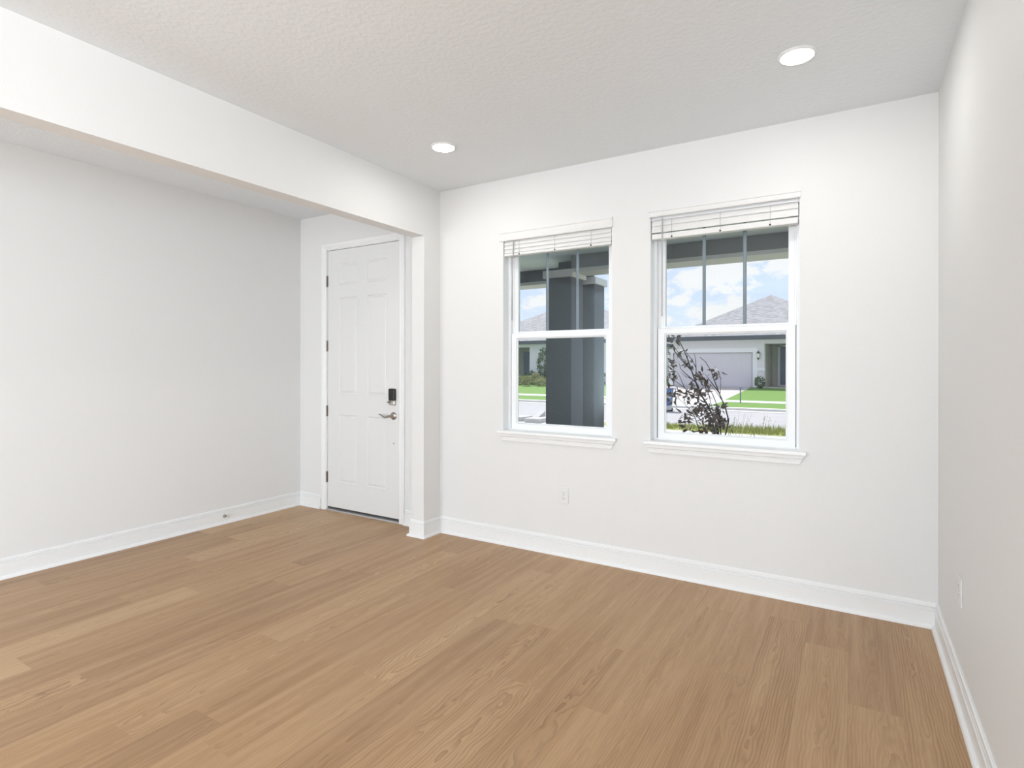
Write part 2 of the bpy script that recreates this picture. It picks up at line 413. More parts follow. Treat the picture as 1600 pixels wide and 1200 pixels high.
# ------------------------------------------------------------------ entry door
def build_door():
    dr = struct(empty('door_1', (-3.87, D, 0)), 'white six panel entry door with lever handle beside the partition', 'door')
    x0, x1, z0, z1, yf = DOOR[0] + .016, DOOR[1] - .013, .034, 2.485, D + .004
    # slab with six moulded panels
    cols = [(-4.172, -3.938), (-3.803, -3.566)]; rows = [(.28, .92), (1.12, 2.03), (2.15, 2.35)]
    xs = [x0, *[v for c in cols for v in c], x1]; zs = [z0, *[v for c in rows for v in c], z1]
    b = MB()
    for i in range(5):
        for j in range(7):
            a, c, e, g = xs[i], xs[i + 1], zs[j], zs[j + 1]
            if i % 2 == 1 and j % 2 == 1:
                rings = [(0, 0), (.006, .007), (.013, .008), (.020, .0015), (.034, .0005)]; last = None
                for q, dp in rings:
                    k = len(b.v); b.v += [(a + q, yf + dp, e + q), (c - q, yf + dp, e + q), (c - q, yf + dp, g - q), (a + q, yf + dp, g - q)]
                    if last is not None:
                        for m in range(4): b.f.append([last + m, last + (m + 1) % 4, k + (m + 1) % 4, k + m])
                    last = k
                b.f.append([last, last + 1, last + 2, last + 3])
            else: b.poly([(a, yf, e), (c, yf, e), (c, yf, g), (a, yf, g)])
    b.box(x0, yf + .012, z0, x1, yf + .044, z1)
    for (p, q) in (((x0, z0), (x1, z0)), ((x1, z0), (x1, z1)), ((x1, z1), (x0, z1)), ((x0, z1), (x0, z0))):
        b.poly([(p[0], yf, p[1]), (q[0], yf, q[1]), (q[0], yf + .02, q[1]), (p[0], yf + .02, p[1])])
    slab = b.build('slab', 'door', dr)
    # jamb, stop and casing
    jx0, jx1 = DOOR
    j = MB(); j.box(jx0 - .016, D - .001, 0, jx0 + .012, D + .14, DZ + .012).box(jx1 - .010, D - .001, 0, jx1 + .016, D + .14, DZ + .012).box(jx0, D - .001, DZ - .011, jx1, D + .14, DZ + .014)
    j.box(jx0 + .012, D + .05, 0, jx0 + .03, D + .11, DZ - .011).box(jx1 - .028, D + .05, 0, jx1 - .010, D + .11, DZ - .011).box(jx0, D + .05, DZ - .03, jx1, D + .11, DZ - .011)
    j.build('jamb', 'trim', dr)
    prof = [(0, 0), (0, .010), (.006, .014), (.016, .0145), (.022, .0115), (.030, .0155), (.050, .018), (.058, .017), (.062, .012), (.062, 0)]
    c = MB(); a0, a1, zt = jx0 + .006, jx1 - .004, DZ - .004
    pts = [((a0, 0), (-1, 0)), ((a0, zt), (-1, 1)), ((a1, zt), (1, 1)), ((a1, 0), (1, 0))]; n = len(prof)
    for (px, pz), (ux, uz) in pts: c.v += [(px + ux * u, D - t, pz + uz * u) for u, t in prof]
    for i in range(3):
        for k in range(n - 1): c.f.append([i * n + k, i * n + k + 1, (i + 1) * n + k + 1, (i + 1) * n + k])
    c.f.append(list(range(n))); c.f.append([3 * n + k for k in range(n)])
    c.build('casing', 'trim', dr)
    t = MB().prism([(jx0 + .01, D - .012, 0), (jx0 + .01, D - .008, .010), (jx0 + .01, D + .02, .020), (jx0 + .01, D + .1, .024), (jx0 + .01, D + .1, 0)], (jx1 - jx0 - .018, 0, 0)).build('threshold', 'alu', dr)
    MB().box(x0, yf + .006, .022, x1, yf + .03, .036).build('door_sweep', 'seal', dr)
    for z in (2.195, 1.573, .950, .316):
        h = MB().tube([(x0 - .006, D - .006, z - .05), (x0 - .006, D - .006, z + .05)], .0068, 10)
        h.tube([(x0 - .006, D - .006, z - .054), (x0 - .006, D - .006, z - .05)], .0045, 8).tube([(x0 - .006, D - .006, z + .05), (x0 - .006, D - .006, z + .054)], .0045, 8)
        h.box(x0 - .004, D - .001, z - .05, x0 + .006, D + .006, z + .05)
        h.build('hinge', 'hinge', dr, smooth=True)['label'] = 'satin nickel door hinge'
    # electronic deadbolt
    lx, ly = -3.4835, yf
    k = MB().box(lx - .038, ly - .028, 1.078, lx + .038, ly, 1.183).build('deadbolt', 'black', dr, bevel=.012, seg=4); k['label'] = 'black deadbolt cover'
    s = MB().box(lx - .037, ly - .026, 1.036, lx + .037, ly, 1.080).build('lock_plate', 'silver', k, bevel=.009, seg=3)
    tt = MB().lathe([(.012, 0), (.012, .008), (.008, .01)], (lx - .022, ly - .026, 1.063), '-y', 16).box(lx - .036, ly - .046, 1.057, lx - .010, ly - .034, 1.068).build('thumb_turn', 'hinge', k, bevel=.002)
    for o in (s, tt): o.location = -dr.location
    for o in (s, tt): o.location = (0, 0, 0)
    # lever
    hx, hz = -3.478, .941
    lv = MB().lathe([(.034, 0), (.034, .005), (.030, .010), (.016, .014), (.012, .02), (.012, .045), (.010, .052)], (hx, ly, hz), '-y', 28)
    lv.tube([(hx + .002, ly - .046, hz), (hx - .025, ly - .050, hz - .004), (hx - .055, ly - .050, hz - .012), (hx - .085, ly - .048, hz - .006), (hx - .110, ly - .046, hz + .007), (hx - .135, ly - .044, hz + .010)],
            [.011, .0105, .009, .008, .007, .005], 12)
    lv.build('lever_handle', 'nickel', dr, smooth=True)['label'] = 'satin nickel lever handle'
    MB().box(jx1 - .0115, D - .003, hz - .035, jx1 - .004, D + .002, hz + .035).build('strike_plate', 'hinge', dr)
    MB().lathe([(.007, 0), (.007, .002), (.004, .003)], (-3.475, ly, .697), '-y', 14).build('screw', 'hinge', dr)
build_door()

# ------------------------------------------------------------------ windows
def ring(b, x0, x1, z0, z1, wl, wr, wb, wt, y0, y1):
    """picture-frame of four bars as one closed mesh"""
    o = [(x0, z0), (x1, z0), (x1, z1), (x0, z1)]; i = [(x0 + wl, z0 + wb), (x1 - wr, z0 + wb), (x1 - wr, z1 - wt), (x0 + wl, z1 - wt)]
    k = len(b.v)
    for y in (y0, y1): b.v += [(p[0], y, p[1]) for p in o] + [(p[0], y, p[1]) for p in i]
    for m in range(4):
        n = (m + 1) % 4
        b.f += [[k + m, k + n, k + 4 + n, k + 4 + m], [k + 8 + m, k + 12 + m, k + 12 + n, k + 8 + n], [k + m, k + 8 + m, k + 8 + n, k + n], [k + 4 + m, k + 4 + n, k + 12 + n, k + 12 + m]]
    return b
def build_window(n, x0, x1, label):
    wn = struct(empty('window_%d' % n, ((x0 + x1) / 2, D, WZ[0])), label, 'window')
    z0, z1 = .885, WZ[1]; y = D + .080
    fr = ring(MB(), x0, x1, z0 - .013, z1, .024, .024, .024, .03, y, y + .085)
    ring(fr, x0 + .024, x1 - .024, z0 + .011, z1 - .03, .014, .014, .012, .014, y + .030, y + .085)
    fr.build('frame', 'vinyl', wn, bevel=.003)
    # lower, moving sash
    sx0, sx1 = x0 + .0295, x1 - .0295
    s = ring(MB(), sx0, sx1, z0 + .008, 1.640, .046, .046, .042, .036, y + .002, y + .032)
    ring(s, sx0 + .046, sx1 - .046, z0 + .050, 1.604, .008, .008, .008, .008, y + .010, y + .026)
    sash = s.build('lower_sash', 'vinyl', wn, bevel=.003)
    # upper, fixed glazing with its own rail
    u = ring(MB(), x0 + .036, x1 - .036, 1.600, z1 - .04, .036, .036, .056, .036, y + .036, y + .066)
    up = u.build('upper_sash', 'vinyl', wn, bevel=.003)
    g1 = MB().box(sx0 + .05, y + .017, z0 + .053, sx1 - .05, y + .019, 1.601).build('glass', 'glass', sash); g1.location = (0, 0, 0)
    g2 = MB().box(x0 + .068, y + .046, 1.650, x1 - .068, y + .048, z1 - .07).build('glass', 'glass', up); g2.location = (0, 0, 0)
    gw = (x1 - x0 - .144) / 3
    for i in (1, 2):
        gx = x0 + .072 + gw * i
        m = MB().prism([(gx - .011, y + .053, 1.655), (gx - .006, y + .0495, 1.655), (gx + .006, y + .0495, 1.655), (gx + .011, y + .053, 1.655), (gx + .006, y + .060, 1.655), (gx - .006, y + .060, 1.655)], (0, 0, z1 - .073 - 1.655)).build('muntin', 'muntin', up)
        m.location = (0, 0, 0)
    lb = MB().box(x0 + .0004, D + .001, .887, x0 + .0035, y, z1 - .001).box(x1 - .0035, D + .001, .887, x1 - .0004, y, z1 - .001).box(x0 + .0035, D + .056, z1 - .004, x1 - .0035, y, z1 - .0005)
    lb.build('added_reveal_liner', 'vinyl', wn)  # boards added to whiten the reveal, standing in for daylight on it
    st = MB().prism([(x0 - .036, D - .032, .868), (x0 - .036, D - .030, .883), (x0 - .036, D - .024, .886), (x0 - .036, D + .002, .886), (x0 - .036, D + .002, .861), (x0 - .036, D - .030, .861)], (x1 - x0 + .072, 0, 0))
    st.box(x0 + .0005, D - .001, .861, x1 - .0005, y + .01, .886)
    st.build('sill', 'trim', wn, bevel=.003)
    az1, az0 = .861, .802
    a = MB()
    prof = [(.0, az1), (.022, az1), (.020, az1 - .018), (.0135, az1 - .024), (.0135, az1 - .030), (.010, az1 - .032), (.010, az1 - .05), (.006, az0), (.0, az0)]
    nn = len(prof)
    for xx, s_ in ((x0 - .026, 1), (x1 + .026, -1)): a.v += [(xx + s_ * (az1 - z) * .55, D - t, z) for t, z in prof]
    for k in range(nn): a.f.append([k, (k + 1) % nn, nn + (k + 1) % nn, nn + k])
    a.f += [list(range(nn)), [nn + k for k in range(nn)]]
    a.build('apron', 'trim', wn)
    return wn
build_window(1, *WIN[0], 'white single hung window beside the partition, porch columns outside')
build_window(2, *WIN[1], 'white single hung window with a garage and dark shrub outside')

# ------------------------------------------------------------------ blinds, raised to the top of each window
def build_blind(x0, x1, label, val, edges, rt, zb):
    bl = empty('window_blind', ((x0 + x1) / 2, D, zb))
    tag(bl, label, 'blind', 'raised window blinds')
    # valance: slim moulded board in front of the headrail
    vz = val[0]; hh = val[1] - val[0]; o_ = val[2]
    v = [(D + .002, vz), (D - .010, vz), (D - .013, vz + .004), (D - .013, vz + .25 * hh), (D - .010, vz + .32 * hh), (D - .010, vz + .78 * hh), (D - .014, vz + .86 * hh), (D - .014, vz + hh), (D - .0005, vz + hh), (D - .0005, WZ[1]), (D + .002, WZ[1])]
    if vz >= WZ[1] - .005: v = [(D - .0005, vz), *v[1:9]]
    MB().prism([(x0 - o_, yy, zz) for yy, zz in v], (x1 - x0 + o_ + .004, 0, 0)).build('valance', 'blind', bl)
    MB().box(x0 + .006, D + .016, edges[0] + .001, x1 - .006, D + .056, 2.3845).build('headrail', 'blind', bl)
    for i in range(len(edges) - 1):
        za, zc = edges[i], edges[i + 1] - .003
        MB().prism([(x0 + .010, D + .013, za), (x0 + .010, D + .016, za), (x0 + .010, D + .012, (za + zc) / 2), (x0 + .010, D + .006, zc), (x0 + .010, D + .003, zc + .001), (x0 + .010, D + .009, (za + zc) / 2)], (x1 - x0 - .020, 0, 0)).build('slat', 'blind', bl)
    MB().box(x0 + .010, D + .004, zb, x1 - .010, D + .054, rt).build('bottom_rail', 'blind', bl, bevel=.004)
    yb = D + .0305
    if vz >= WZ[1] - .005:       # white strip added in the gap, tilted to catch lamp light and brighten it
        MB().prism([(x0 + .008, D - .006, edges[0] + .001), (x0 + .008, D - .005, edges[0] + .0035), (x0 + .008, D + .0155, vz - .0005), (x0 + .008, D + .0155, vz - .004)], (x1 - x0 - .016, 0, 0)).build('slat', 'vinyl', bl)
    for f in (.16, .50, .82):
        xx = x0 + (x1 - x0) * f
        MB().tube([(xx, yb - .0275, zb + .004), (xx, yb - .0275, edges[0])], .0012, 6).build('ladder_cord', 'cord', bl)
        MB().tube([(xx + .006, yb + .0275, zb + .004), (xx + .006, yb + .0275, edges[0])], .0012, 6).build('ladder_cord', 'cord', bl)
        bt = MB().lathe([(.006, 0), (.006, .003), (.003, .004)], (xx, yb - .026, zb + .008), '-y', 12).build('cord_button', 'slot', bl)
    return bl
B1 = build_blind(*WIN[0], 'white raised blind over the window beside the partition', (2.353, 2.425, .026), [2.351, 2.323, 2.292, 2.262], 2.258, 2.238)
B2 = build_blind(*WIN[1], 'white raised blind with a bright gap, over the garage view', (2.381, 2.421, .004), [2.358, 2.325, 2.280], 2.270, 2.234)
def wand(bl, x, dx, z1):
    MB().tube([(x, D - .008, 2.37), (x + dx * .1, D - .004, 2.30), (x + dx, D + .03, z1)], [.004, .0038, .0045], 8).build('tilt_wand', 'cord', bl, smooth=True)  # cord grey stands in for the wand's backlit darkness
wand(B1, WIN[0][0] + .10, -.035, 1.74); wand(B2, WIN[1][0] + .085, -.012, 1.72)

# ------------------------------------------------------------------ recessed ceiling lights
def build_lamp(x, y, label):
    r = empty('recessed_light', (x, y, H)); tag(r, label, 'ceiling light', 'round recessed ceiling lights')
    MB().lathe([(.084, 0), (.084, -.003), (.078, -.008), (.071, -.009), (.071, -.004), (.071, 0)], (x, y, H), 'z', 40).build('trim_ring', 'trim', r, smooth=True)
    ln = MB().lathe([(.070, -.0055), (.050, -.0085), (.02, -.0095), (.001, -.0097)], (x, y, H), 'z', 40).build('lens', 'lens', r)
    ln['label'] = 'glowing white lens'
build_lamp(-2.327, 2.96, 'lit round recessed ceiling light near the header beam')
build_lamp(-.225, 2.938, 'lit round recessed ceiling light near the right wall')

# ------------------------------------------------------------------ outlets and door stop
def build_outlet(name, c, wall, label, blank=False):
    o = empty(name, c); tag(o, label, 'outlet')
    if wall == 'front':
        P = lambda u, v, d: (c[0] + u, c[1] - d, c[2] + v); ax = '-y'
    else:
        P = lambda u, v, d: (c[0] - d, c[1] + u, c[2] + v); ax = 'x'
    def bx(mb, u0, v0, d0, u1, v1, d1):
        vs = [P(u, v, d) for u in (u0, u1) for v in (v0, v1) for d in (d0, d1)]
        return mb.add(vs, [(0, 1, 3, 2), (4, 6, 7, 5), (0, 4, 5, 1), (2, 3, 7, 6), (0, 2, 6, 4), (1, 5, 7, 3)])
    bx(MB(), -.038, -.060, 0, .038, .060, .006).build('plate', 'plate', o, bevel=.004, seg=3)
    for v in (.0195, -.0195):
        s = bx(MB(), -.0165, v - .0145, .004, .0165, v + .0145, .0075).build('socket', 'plate', o, bevel=.002)
        h = MB(); bx(h, -.008, v - .002, .007, -.0062, v + .007, .0078); bx(h, .0062, v - .002, .007, .008, v + .006, .0078); bx(h, -.0022, v - .0105, .007, .0022, v - .006, .0078)
        k = h.build('slots', 'slot', s); k.location = (0, 0, 0)
    bx(MB(), -.0022, -.0022, .006, .0022, .0022, .0072).build('screw', 'nickel', o)
    return o
build_outlet('wall_outlet', (-1.806, D, .441), 'front', 'white duplex outlet on the wall below the two windows')
build_outlet('wall_outlet', (RX, 2.978, .451), 'right', 'white outlet on the right wall near the corner baseboard')

st = empty('door_stop', (XL, 2.912, .067)); tag(st, 'small metal door stop screwed to the left baseboard', 'door stop')
MB().lathe([(.014, .0155), (.014, .019), (.009, .024), (.0055, .028), (.0055, .064)], (XL, 2.912, .067), 'x', 20).build('stem', 'hinge', st, smooth=True)
MB().lathe([(.008, .064), (.0095, .067), (.0095, .078), (.006, .081)], (XL, 2.912, .067), 'x', 16).build('rubber_tip', 'rubber', st, smooth=True)

# ================================================================== outside
# roof slab over the house keeps sky light out of the walls' tops
struct(MB().box(XL - .6, BY - .6, H + .06, EX + .6, D + WT + .05, H + .25).build('roof', 'roof'))
PB = 6.65       # porch beam line
struct(MB().box(-3.3, D + WT, H - .02, 0.35, PB + .45, H + .2).build('porch_ceiling', 'porch'))
struct(MB().box(-9.0, D + WT, H - .02, -3.3, 7.85, H + .2).build('entry_porch_ceiling', 'porch'))
struct(MB().box(-9.0, D + WT, -.35, 0.35, PB + .42, -.04).build('porch_floor', 'slab'))
struct(cut_wall(XL - .15, RX + .15, -.25, H - .02, holes, D + WT + .002, D + WT + .02).build('wall_outside_front', 'stucco'))  # dark cladding added to cut bounce light onto the columns
struct(MB().box(-9.0, D + WT, -.25, XL - .15, D + WT + .05, H + .2).build('wall_outside', 'stucco'))
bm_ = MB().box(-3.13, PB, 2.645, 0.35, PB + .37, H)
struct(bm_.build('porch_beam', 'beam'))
struct(MB().box(-3.13, PB - .012, 2.60, 0.35, PB + .385, 2.645).build('porch_beam_trim', 'beamw'))
struct(MB().box(-9.0, 7.41, 2.645, -3.50, 7.78, H).build('entry_beam', 'stucco'))
struct(MB().box(-9.0, 7.40, 2.60, -3.50, 7.79, 2.645).build('entry_beam_trim', 'beamw'))
struct(MB().box(-3.50, PB + .37, 2.645, -3.13, 7.41, H).build('porch_side_beam', 'stucco'))
def column(x0, y0, w, label):
    c = empty('porch_column', (x0 + w / 2, y0 + w / 2, -.3)); tag(c, label, 'column', 'grey porch columns')
    MB().box(x0, y0, -.34, x0 + w, y0 + w, 2.60).build('shaft', 'stucco', c)
    k = MB().box(x0 - .035, y0 - .035, 2.545, x0 + w + .035, y0 + w + .035, 2.644).build('capital', 'capital', c, bevel=.006); k['label'] = 'pale square capital'
column(-3.50, PB, .37, 'dark grey square porch column nearer the window, on the left')
column(-3.50, 7.41, .37, 'dark grey square porch column standing behind the nearer column')

# ground, street and the far side
struct(MB().poly([(-60, -8, GZ - .03), (40, -8, GZ - .03), (40, 24.2, GZ - .03), (-60, 24.2, GZ - .03)]).build('ground', 'bed'))
struct(MB().box(-60, 17.0, GZ - .1, 40, 23.2, GZ).build('road', 'road'))
def strip(name, m, x0, x1, y0, y1, z0, z1, parent=None):
    return struct(MB().add([(x0, y0, z0), (x1, y0, z0), (x1, y1, z1), (x0, y1, z1), (x0, y0, z0 - .12), (x1, y0, z0 - .12), (x1, y1, z1 - .12), (x0, y1, z1 - .12)],
        [(0, 1, 2, 3), (4, 7, 6, 5), (0, 4, 5, 1), (1, 5, 6, 2), (2, 6, 7, 3), (3, 7, 4, 0)]).build(name, m))
strip('near_curb', 'curb', -6.6, 40, 16.75, 17.05, GZ + .05, GZ + .02)
strip('near_verge', 'verge', -6.6, 40, 15.4, 16.75, GZ + .05, GZ + .05)
strip('near_sidewalk', 'conc', -60, 40, 12.4, 15.4, GZ + .04, GZ + .04)
strip('near_driveway', 'conc', -13.5, -6.6, 7.9, 17.0, GZ + .05, GZ + .03)
strip('near_lawn', 'lawn', -6.6, 40, 9.2, 12.4, GZ + .04, GZ + .04)
strip('gutter', 'curb', -60, 40, 23.2, 23.9, GZ + .01, GZ + .02)
strip('far_curb', 'conc', -60, 40, 23.9, 24.35, GZ + .10, GZ + .10)
for nm, (a, b) in (('far_verge', (-5.2, 40)), ('far_verge', (-60, -10.6))):
    strip(nm, 'lawn', a, b, 24.35, 27.3, GZ + .10, GZ + .12)
strip('far_sidewalk', 'conc', -60, 40, 27.3, 28.6, GZ + .13, GZ + .14)
strip('far_lawn', 'lawn', -5.3, 40, 28.6, 36.6, GZ + .14, .07)
strip('far_lawn', 'lawn', -60, -10.4, 28.6, 36.6, GZ + .14, .10)
strip('far_driveway', 'paver', -10.4, -5.3, 28.6, 36.9, GZ + .135, .075)
strip('far_driveway_apron', 'conc', -10.6, -5.2, 24.3, 27.35, GZ + .10, GZ + .13)
strip('far_ground', 'lawn', -80, 60, 36.5, 75, .05, .05)

# ---- neighbouring houses
def hip_roof(b, x0, x1, y0, y1, z, pitch):
    a = (x1 - x0) / 2; xm = (x0 + x1) / 2; zt = z + a * pitch
    E1, E2, E3, E4 = (x0, y0, z), (x1, y0, z), (x1, y1, z), (x0, y1, z); A1, A2 = (xm, y0 + a, zt), (xm, y1 - a, zt)
    k = len(b.v); b.v += [E1, E2, E3, E4, A1, A2]
    b.f += [[k, k + 1, k + 4], [k + 1, k + 2, k + 5, k + 4], [k + 2, k + 3, k + 5], [k + 3, k, k + 4, k + 5], [k + 3, k + 2, k + 1, k]]
    return b
def house(x0, x1, y0, label, fac, holes, pitch, eave=3.02):
    h = empty('house', ((x0 + x1) / 2, y0 + 8, 0)); tag(h, label, 'house')
    wl = cut_wall(x0 + .5, x1 - .5, -.2, eave + .05, holes, y0, y0 + .25)
    wl.box(x0 + .5, y0 + .25, -.2, x0 + .75, y0 + 17, eave + .05).box(x1 - .75, y0 + .25, -.2, x1 - .5, y0 + 17, eave + .05).box(x0 + .75, y0 + 16.75, -.2, x1 - .75, y0 + 17, eave + .05)
    wl.build('wall', fac, h)
    hip_roof(MB(), x0, x1, y0 - .55, y0 + 17.5, eave + .16, pitch).build('roof', 'roof', h)
    MB().box(x0, y0 - .56, eave - .07, x1, y0 - .50, eave + .20).box(x0, y0 - .5, eave - .07, x0 + .06, y0 + 17.5, eave + .2).box(x1 - .06, y0 - .5, eave - .07, x1, y0 + 17.5, eave + .2).build('fascia', 'fascia', h)
    MB().box(x0 + .06, y0 - .50, eave - .02, x1 - .06, y0 + .25, eave + .02).build('soffit', 'htrim', h)
    return h
HY = 36.8
GX = (-10.02, -5.20); GT = 2.22
ENT = (-4.55, -1.2)
h2 = house(-10.55, 1.0, HY, 'grey stucco house with a wide garage door seen in the window', 'facade', [(GX[0], GX[1], -.2, GT), (ENT[0], ENT[1], -.2, 2.72)], .53)
gd = MB().box(GX[0], HY + .10, .08, GX[1], HY + .16, GT)
for i in range(4):
    z = .08 + i * (GT - .08) / 4
    for k in range(8):
        xx = GX[0] + .06 + k * (GX[1] - GX[0] - .06) / 8
        gd.box(xx, HY + .085, z + .07, xx + .52, HY + .105, z + .46)
gd.build('garage_door', 'gdoor', h2)
MB().box(GX[0] - .26, HY - .03, .08, GX[0], HY + .12, GT).box(GX[1], HY - .03, .08, GX[1] + .26, HY + .12, GT).box(GX[0] - .26, HY - .03, GT, GX[1] + .26, HY + .12, GT + .26).build('garage_trim', 'htrim', h2)
MB().box(GX[1] + .26, HY - .05, 1.10, ENT[0] + .02, HY + .01, 1.24).build('band_trim', 'htrim', h2)
MB().box(ENT[0], HY + .25, .0, ENT[0] + .05, HY + 3.3, 2.85).box(ENT[0], HY + 3.25, .0, ENT[1], HY + 3.4, 2.85).box(ENT[1] - .05, HY + .25, 0, ENT[1], HY + 3.3, 2.85).box(ENT[0], HY + .2, 2.72, ENT[1], HY + 3.4, 2.80).build('entry_recess', 'recess', h2)
MB().box(ENT[0], HY - .3, -.05, ENT[1], HY + 3.3, .10).build('entry_step', 'curb', h2)
ed = MB().box(-4.02, HY + 3.16, .16, -3.05, HY + 3.24, 2.62)
for (u0, u1) in ((-3.93, -3.60), (-3.47, -3.14)):
    for (v0, v1) in ((.30, .95), (1.1, 1.9), (2.0, 2.5)): ed.box(u0, HY + 3.145, v0, u1, HY + 3.165, v1)
ed.build('entry_door', 'navy', h2)
MB().box(-4.15, HY + 3.12, .10, -4.02, HY + 3.25, 2.74).box(-3.05, HY + 3.12, .10, -2.92, HY + 3.25, 2.74).box(-4.15, HY + 3.12, 2.62, -2.92, HY + 3.25, 2.74).box(-4.15, HY + 3.10, .08, -2.92, HY + 3.25, .17).build('entry_door_frame', 'htrim', h2)
for xx in (-4.88, -10.27):
    ln = MB().box(xx - .04, HY - .03, 1.98, xx + .04, HY, 2.25).tube([(xx, HY - .02, 2.22), (xx, HY - .14, 2.30), (xx, HY - .16, 2.24)], .015, 6)
    ln.lathe([(.05, 2.20), (.13, 2.16), (.13, 2.14), (.10, 2.13)], (xx, HY - .16, 0), 'z', 8).lathe([(.085, 1.86), (.095, 1.88), (.06, 1.84), (.02, 1.76)], (xx, HY - .16, 0), 'z', 8)
    l_ = ln.build('wall_lantern', 'lantern', h2)
    q = MB().lathe([(.075, 1.88), (.095, 2.13)], (xx, HY - .16, 0), 'z', 8).build('lantern_glass', 'lglass', l_); q.location = (0, 0, 0)

h1 = house(-26.6, -13.1, HY, 'pale stucco house with grey hip roof, seen beside the porch column', 'facade2', [(-24.0, -20.75, -.2, 2.75)], .53)
MB().box(-20.80, HY + .25, 0, -20.70, HY + 3, 2.9).box(-24, HY + 2.9, 0, -20.7, HY + 3, 2.9).box(-24.05, HY + .25, 0, -23.95, HY + 3, 2.9).box(-24, HY + .2, 2.75, -20.7, HY + 3, 2.85).build('entry_recess', 'recess', h1)
MB().box(-22.9, HY + 2.82, .1, -21.9, HY + 2.9, 2.5).build('entry_door', 'navy', h1)

# ---- plants
def leaf(b, c, d, L, W, roll):
    d = Vector(d).normalized(); s = d.orthogonal().normalized(); s.rotate(Matrix.Rotation(roll, 3, d)); n = d.cross(s)
    c = Vector(c); p = [c, c + d * L * .35 + s * W + n * W * .25, c + d * L, c + d * L * .35 - s * W + n * W * .25, c + d * L * .5]
    b.add(p, [(0, 1, 4), (1, 2, 4), (2, 3, 4), (3, 0, 4)])
def rdir(r, up=.2):
    while True:
        v = Vector((r.uniform(-1, 1), r.uniform(-1, 1), r.uniform(-1, 1)))
        if .1 < v.length < 1: v.normalize(); v.z += up; return v.normalized()
def bushy(name, c, rad, h, m, n, L, W, label, cat, group=None, seed=1, stems=5):
    r = random.Random(seed); o = empty(name, c); tag(o, label, cat, group)
    c = Vector(c); sb = MB(); tips = []
    for i in range(stems):
        a = r.uniform(0, 6.28); q = r.uniform(.2, .8) * rad
        t = c + Vector((cos(a) * q, sin(a) * q, h * r.uniform(.6, .95))); mid = c.lerp(t, .5) + Vector((cos(a), sin(a), 0)) * rad * .1
        sb.tube([c, mid, t], [.02 * h, .014 * h, .004 * h], 5); tips.append(t)
    sb.build('stem', 'bark', o)
    b = MB()
    for i in range(n):
        v = rdir(r, 0); k = r.uniform(.35, 1) ** .6
        p = c + Vector((v.x * rad * k, v.y * rad * k, h * .52 + v.z * h * .48 * k))
        leaf(b, p, (v + rdir(r, .3) * .8), L * r.uniform(.6, 1.2), W * r.uniform(.7, 1.2), r.uniform(0, 6))
    f = b.build('foliage', m, o)
    return o
